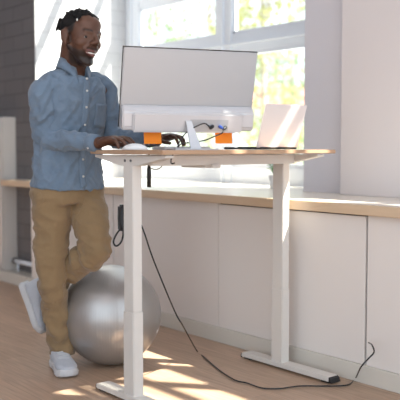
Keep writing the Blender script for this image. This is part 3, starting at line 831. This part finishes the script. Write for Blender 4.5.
# hair: tight black twists on top
bm = bmesh.new(); rnd = random.Random(5)
he((0, -0.014, 0.043), (0.0735, 0.091, 0.064))
he((0, 0.014, 0.054), (0.060, 0.069, 0.047))
for k in range(330):
    a = rnd.uniform(0, 2 * pi); el = rnd.uniform(0.30, 1.0) ** 0.8 * pi / 2
    d = Vector((cos(a) * cos(el), sin(a) * cos(el), sin(el)))
    if d.y > 0.55 and d.z < 0.62: continue
    p = Vector((d.x * 0.0735, d.y * 0.090 - 0.008, 0.045 + d.z * 0.063))
    q = p + d * rnd.uniform(0.0, 0.004) + Vector((rnd.gauss(0, .004), rnd.gauss(0, .004) + 0.002, rnd.gauss(0, .003)))
    hc2(tuple(p), tuple(q), 0.0055, 0.0042)
for (x, y, z, x2, y2, z2) in ((0.050, -0.080, 0.066, 0.058, -0.088, 0.022), (0.035, -0.086, 0.066, 0.042, -0.092, 0.026), (0.056, 0.050, 0.080, 0.064, 0.056, 0.066), (0.02, -0.090, 0.06, 0.02, -0.100, 0.04)):
    hc2((x, y, z), (x2, y2, z2), 0.008, 0.005)
link_mesh('hair', fuse(bm, 0.0035, 1), M['hair'], man, True)
bm = bmesh.new(); he((0.066, 0.050, 0.062), (0.0035, 0.0035, 0.0055)); bm_obj('hair_bead', bm, M['button'], man, True, label='small white bead at the front of the hair')

# ---------------------------- shirt
def ring(c, wx, wy, e=2.3, tiltv=None):
    return (c, SIDE * wx, (FACE + (tiltv or Vector((0, 0, 0)))) * wy, e)
bm = bmesh.new()
c0 = W(-0.640, 3.95, 0.903); c1 = W(-0.640, 3.94, 1.015); c2 = W(-0.628, 3.93, 1.115); c3 = W(-0.612, 3.91, 1.225); c4 = W(-0.602, 3.89, 1.335)
cn = NECK - FACE * 0.012
add_loft(bm, [ring(c0, 0.182, 0.148), ring(W(-0.640, 3.945, 0.955), 0.180, 0.145), ring(c1, 0.172, 0.134), ring(c2, 0.170, 0.128), ring(c3, 0.168, 0.132), ring(c4, 0.168, 0.132), ring(CH + UP * 0.01 - FACE * 0.005, 0.160, 0.118), ring(CH + UP * 0.055, 0.125, 0.095), ring(cn - UP * 0.020, 0.075, 0.078, 2.3, -UP * 0.35), ring(cn + UP * 0.000, 0.062, 0.064, 2.3, -UP * 0.55)])
SLEEVES = []
bs = bmesh.new(); add_chain(bs, [NECK - UP * 0.05 - SIDE * 0.07, SHR - UP * 0.004, (SHR * 0.6 + ELR * 0.4) , ELR, (ELR * 0.5 + WRR * 0.5), WRR * 0.86 + ELR * 0.14], [0.045, 0.058, 0.066, 0.057, 0.047, 0.037], 20); SLEEVES.append(fuse(bs, 0.006, 3, 0.6))
bs = bmesh.new(); add_chain(bs, [NECK - UP * 0.05 + SIDE * 0.07, SHL - UP * 0.002, (SHL * 0.6 + ELL * 0.4), ELL, (ELL * 0.5 + WRL * 0.5), WRL * 0.88 + ELL * 0.12], [0.045, 0.055, 0.060, 0.053, 0.046, 0.036], 20); SLEEVES.append(fuse(bs, 0.006, 3, 0.6))
me = fuse(bm, 0.0065, 4, 0.6)
def limb_t(p, a, b):
    d = b - a; t = (p - a).dot(d) / d.length_squared; return t, (p - (a + d * min(1, max(0, t)))).length
def shirt_fold(p, n):
    q = p - c0; u = q.dot(SIDE); f = q.dot(FACE); z = q.z
    r = 0.0
    # soft drape: diagonal and vertical pulls
    v1 = noise.noise(Vector((u * 16 + z * 5, f * 12, z * 5.5)))
    v2 = noise.noise(Vector((u * 22 - z * 14, f * 14, z * 10 + 5)))
    v3 = noise.noise(Vector((u * 30 + z * 30, f * 20, z * 24 + 9)))
    r += 0.0095 * (1 - abs(v1) * 2.6) * 0.6 + 0.0050 * (1 - abs(v2) * 2.8) + 0.0016 * (1 - abs(v3) * 3)
    for (a, b, c) in ((SHR, ELR, WRR), (SHL, ELL, WRL)):
        t, dd = limb_t(p, b, c)
        if dd < 0.085 and -0.15 < t < 1.0:
            r += 0.0045 * sin(t * 24 + 3.0 * noise.noise(p * 14)) * max(0, 1 - t) * (0.5 + abs(noise.noise(p * 9)))
        t, dd = limb_t(p, a, b)
        if dd < 0.085 and 0.0 < t < 1.15: r += 0.0045 * sin(t * 15 + 6 * noise.noise(p * 10)) * t * (0.4 + abs(noise.noise(p * 7)))
    r += 0.004 * sm(1.03, 0.93, p.z) * noise.noise(Vector((u * 14, f * 14, 1.0)))
    r -= 0.007
    return r
displace(me, shirt_fold)
smb = bvh(me)
# wavy hem: side lower than front
for sme in SLEEVES: displace(sme, shirt_fold)
for v in me.vertices:
    if v.co.z < 0.965:
        u = (v.co - c0).dot(SIDE) / 0.18; f = (v.co - c0).dot(FACE) / 0.15
        v.co.z += (0.965 - v.co.z) / 0.07 * (0.016 * abs(u) ** 2 - 0.008 + 0.002 * sin(u * 5 + f * 3))
shirt = link_mesh('shirt', me, M['denim'], man, True)
for sme in SLEEVES: link_mesh('sleeve', sme, M['denim'], shirt, True)


def hit(p, d):
    r = smb.ray_cast(p, d); return r[0]
def chest(u, z, off=0.0):
    """point on the front of the shirt, u to his left of the placket"""
    c = Vector((c2.x, c2.y, 0)).lerp(Vector((CH.x, CH.y, 0)), min(1, max(0, (z - 0.9) / 0.45))); 
    o_ = c + SIDE * u + UP * z + FACE * 0.5
    h = hit(o_, -FACE); 
    if h is None: h = c + SIDE * u + UP * z + FACE * 0.12
    return h + FACE * off
def strip(name, grid, m, parent, th=0.002):
    """cloth patch over the shirt from a grid of points"""
    R_, C_ = len(grid), len(grid[0]); vs = [p for r in grid for p in r]; fs = [(i * C_ + j, i * C_ + j + 1, (i + 1) * C_ + j + 1, (i + 1) * C_ + j) for i in range(R_ - 1) for j in range(C_ - 1)]
    me = bpy.data.meshes.new(name); me.from_pydata(vs, [], fs)
    o = link_mesh(name, me, m, parent, True); s = o.modifiers.new('s', 'SOLIDIFY'); s.thickness = th; s.offset = 0
    return o
zs = [0.905 + i * (1.42 - 0.905) / 40 for i in range(41)]
strip('placket', [[chest(u, z, 0.0035) for u in (-0.016, -0.008, 0.0, 0.008, 0.016)] for z in zs], M['denim'], shirt)
for z in (0.965, 1.045, 1.125, 1.205, 1.285, 1.36, 1.415):
    c = chest(0, z, 0.006); bm = bmesh.new(); add_tube(bm, [c, c + FACE * 0.003], 0.0055, 12); bm_obj('button', bm, M['button'], shirt, True)
strip('chest_pocket', [[chest(0.055 + 0.105 * i / 8, 1.20 + (0.105) * j / 8 - (0.012 * (1 - abs(i - 4) / 4) if j == 0 else 0), 0.004) for i in range(9)] for j in range(9)], M['denim'], shirt)
# collar: stand plus two pointed leaves
cc = NECK + UP * 0.018 - FACE * 0.004
bm = bmesh.new()
vs = []
seg = 36
rings_ = []
for lv, (rad, dz) in enumerate(((0.063, -0.035), (0.064, 0.012), (0.066, 0.022), (0.083, -0.026))):
    row = []
    for k in range(seg + 1):
        t = -pi / 2 + 0.22 + (2 * pi - 0.44) * k / seg          # opens at the front
        d = SIDE * cos(t) * -1 + FACE * sin(t) * -1
        al = 0.42 - 0.12 * (lv == 3) + (2 * pi - 2 * (0.42 - 0.12 * (lv == 3))) * k / seg
        d = SIDE * sin(al) + FACE * cos(al)
        front = max(0, cos(al))
        z = dz - 0.034 * front ** 1.5 - (0.040 * sm(0.70, 0.95, front) if lv == 3 else 0)
        rr = rad + (0.012 * sm(0.8, 0.97, front) if lv == 3 else 0)
        row.append(bm.verts.new(cc + d * rr + UP * (z + 0.006 * (1 - front))))
    rings_.append(row)
for a, b in zip(rings_[:-1], rings_[1:]):
    for k in range(seg): bm.faces.new((a[k], a[k + 1], b[k + 1], b[k]))
co = bm_obj('collar', bm, M['denim'], shirt, True); so = co.modifiers.new('s', 'SOLIDIFY'); so.thickness = 0.003
# cuffs
for a, b, r_ in ((ELR, WRR, 0.036), (ELL, WRL, 0.034)):
    d = (b - a).normalized(); bm = bmesh.new()
    add_tube(bm, [b - d * 0.060, b - d * 0.055, b - d * 0.012, b - d * 0.008], [r_ + 0.001, r_ + 0.0045, r_ + 0.003, r_ - 0.001], 24)
    cu = bm_obj('cuff', bm, M['denim'], shirt, True)
    s = (-FWD * 0.8 - UP * 0.5).normalized(); s = (s - d * s.dot(d)).normalized(); c = b - d * 0.035 + s * (r_ + 0.003)
    bm = bmesh.new(); add_tube(bm, [c, c + s * 0.003], 0.005, 12); bm_obj('button', bm, M['button'], shirt, True)

# ---------------------------- trousers
bm = bmesh.new()
add_loft(bm, [ring(W(-0.635, 3.95, 0.835), 0.150, 0.118), ring(W(-0.637, 3.95, 0.895), 0.168, 0.130), ring(W(-0.640, 3.95, 0.965), 0.160, 0.122), ring(W(-0.640, 3.945, 1.005), 0.150, 0.115)])
add_chain(bm, [HIPR + UP * -0.03, HIPR * 0.55 + KNEER * 0.45, KNEER, KNEER * 0.5 + ANKR * 0.5 + FWD * 0.012, ANKR - UP * 0.032], [0.100, 0.086, 0.071, 0.068, 0.063], 24)
add_chain(bm, [HIPL + UP * -0.04, HIPL * 0.5 + KNEEL * 0.5 - FWD * 0.02, KNEEL + UP * 0.012], [0.100, 0.088, 0.073], 24)
add_chain(bm, [KNEEL + UP * 0.005, KNEEL * 0.5 + ANKL * 0.5 + UP * 0.01, ANKL + (KNEEL - ANKL).normalized() * 0.05], [0.070, 0.066, 0.058], 24)
me = fuse(bm, 0.007, 4, 0.6)
def trouser_fold(p, n):
    r = 0.0
    t, dd = limb_t(p, KNEER, ANKR)
    if dd < 0.12 and t > -0.2 and p.z < 0.62:
        r += 0.012 * sin(t * 12 + 9 * noise.noise(p * 6)) * (0.35 + 0.65 * abs(noise.noise(p * 6 + Vector((3, 1, 2))) * 2)) * (0.5 + t * 0.6)
    t, dd = limb_t(p, KNEEL, ANKL)
    if dd < 0.1 and t > 0.05: r += 0.008 * sin(t * 24 + 4 * noise.noise(p * 8))
    t, dd = limb_t(p, HIPL, KNEEL)
    if dd < 0.13 and t > 0: r += 0.004 * sin(t * 11 + 8 * noise.noise(p * 7)) * t
    t, dd = limb_t(p, HIPR, KNEER)
    if dd < 0.13 and t > 0: r += 0.008 * (1 - 2.4 * abs(noise.noise(Vector((p.x * 11, p.y * 11, p.z * 3.5)))))
    q = noise.noise(Vector((p.x * 9 + p.z * 9, p.y * 9, p.z * 15)))
    r += 0.0045 * (1 - 3.2 * abs(q))
    q = noise.noise(Vector((p.x * 20 - p.z * 16, p.y * 20, p.z * 26 + 3)))
    r += 0.0018 * (1 - 3 * abs(q)) - 0.003
    return r
displace(me, trouser_fold)
# hem of the standing leg cut level
for v in me.vertices:
    if v.co.z < 0.074 and (v.co - ANKR).length < 0.16: v.co.z = 0.074 + (v.co.z - 0.074) * 0.15
tr = link_mesh('trousers', me, M['chino'], man, True)
# side pocket seam and fly
tb = bvh(me)
def on_tr(px, py):
    d = (P(px, py, 1.0) - camo.location).normalized(); h = None
    base = world_loc(tr); h = tb.ray_cast(camo.location - base, d)[0]
    return (h + base) if h is not None else None
def seam(name, pix, r=0.0022, m='chino'):
    ps = [on_tr(*q) for q in pix]; ps = [p for p in ps if p is not None]
    if len(ps) > 2: tube(name, [p for p in ps], r, M[m], tr, 6)
def lerp_pix(pts, n=6):
    out = []
    for (a, b), (c, d) in zip(pts[:-1], pts[1:]):
        for k in range(n): out.append((a + (c - a) * k / n, b + (d - b) * k / n))
    return out + [pts[-1]]
seam('pocket_edge', lerp_pix([(40, 192), (44, 200), (39, 207)]))
seam('fly_seam', lerp_pix([(85, 196), (83, 206), (77, 216)]))

# ---------------------------- shoes
def shoe(heel, fd, up, name_label):
    """heel: back bottom of the sole; fd: heel to toe; up: away from the sole"""
    fd = fd.normalized(); up = (up - fd * up.dot(fd)).normalized(); sd = up.cross(fd)
    def T(x, y, z): return heel + fd * x + sd * y * 1.2 + up * z * 1.15
    sd_ = sd; 
    t = bmesh.new()
    L = 0.285
    prof = [(0.00, 0.024), (0.012, 0.034), (0.05, 0.039), (0.10, 0.037), (0.15, 0.040), (0.20, 0.048), (0.235, 0.047), (0.265, 0.036), (0.282, 0.018)]
    add_loft(t, [(T(x, 0.0, 0.018 + (0.006 if x > 0.25 else 0)), sd * w_ * 1.2, up * (0.021 if 0.01 < x < 0.27 else 0.013), 4) for x, w_ in prof], 28)
    sole = fuse(t, 0.004, 2)
    t = bmesh.new()
    up_ = [(0.012, 0.028, 0.058), (0.03, 0.035, 0.066), (0.07, 0.037, 0.062), (0.105, 0.036, 0.050), (0.15, 0.038, 0.036), (0.20, 0.044, 0.025), (0.235, 0.042, 0.020), (0.262, 0.031, 0.013), (0.274, 0.018, 0.008)]
    add_loft(t, [(T(x, 0, 0.030 + h_ * 0.5), sd * w_ * 1.2, up * (h_ * 0.58 + 0.009), 2.6) for x, w_, h_ in up_], 28)
    add_chain(t, [T(0.045, 0, 0.07), T(0.055, 0, 0.100)], [0.040, 0.044])
    upper = fuse(t, 0.0045, 3)
    s_ = link_mesh('shoe', upper, M['shoe'], man, True, label=name_label)
    link_mesh('sole', sole, M['sole'], s_, True)
    ub = bvh(upper); base = world_loc(s_)
    t = bmesh.new()
    for i in range(6):
        x = 0.085 + i * 0.019; pts = []
        for k in range(7):
            y = -0.024 + 0.048 * k / 6; o_ = T(x + (0.008 if i % 2 else -0.008) * (k / 6 - .5), y, 0.25) - base
            h = ub.ray_cast(o_, -up)[0]
            if h is not None: pts.append(h + base + up * 0.002)
        if len(pts) > 2: add_tube(t, pts, 0.0026, 6)
    bm_obj('laces', t, M['sole'], s_, True)
    return s_
s1 = ANKR.copy(); s1.z = 0.0
shoe(s1 - fdr * 0.055 - RIGHT * 0.012, fdr, UP, 'white trainer flat on the floor')
fl_up = (RIGHT * 0.86 + UP * 0.30 - FWD * 0.20).normalized()
fld = (-UP * 0.93 + RIGHT * 0.36 - FWD * 0.08).normalized()
shoe(ANKL - RIGHT * 0.10 + UP * 0.040, fld, fl_up, 'white trainer hanging toe-down behind the standing leg')
bm = bmesh.new(); add_chain(bm, [ANKL + (KNEEL - ANKL).normalized() * 0.06, ANKL + (ANKL - KNEEL).normalized() * 0.012], [0.042, 0.038]); bm_obj('sock', bm, M['sock'], man, True)
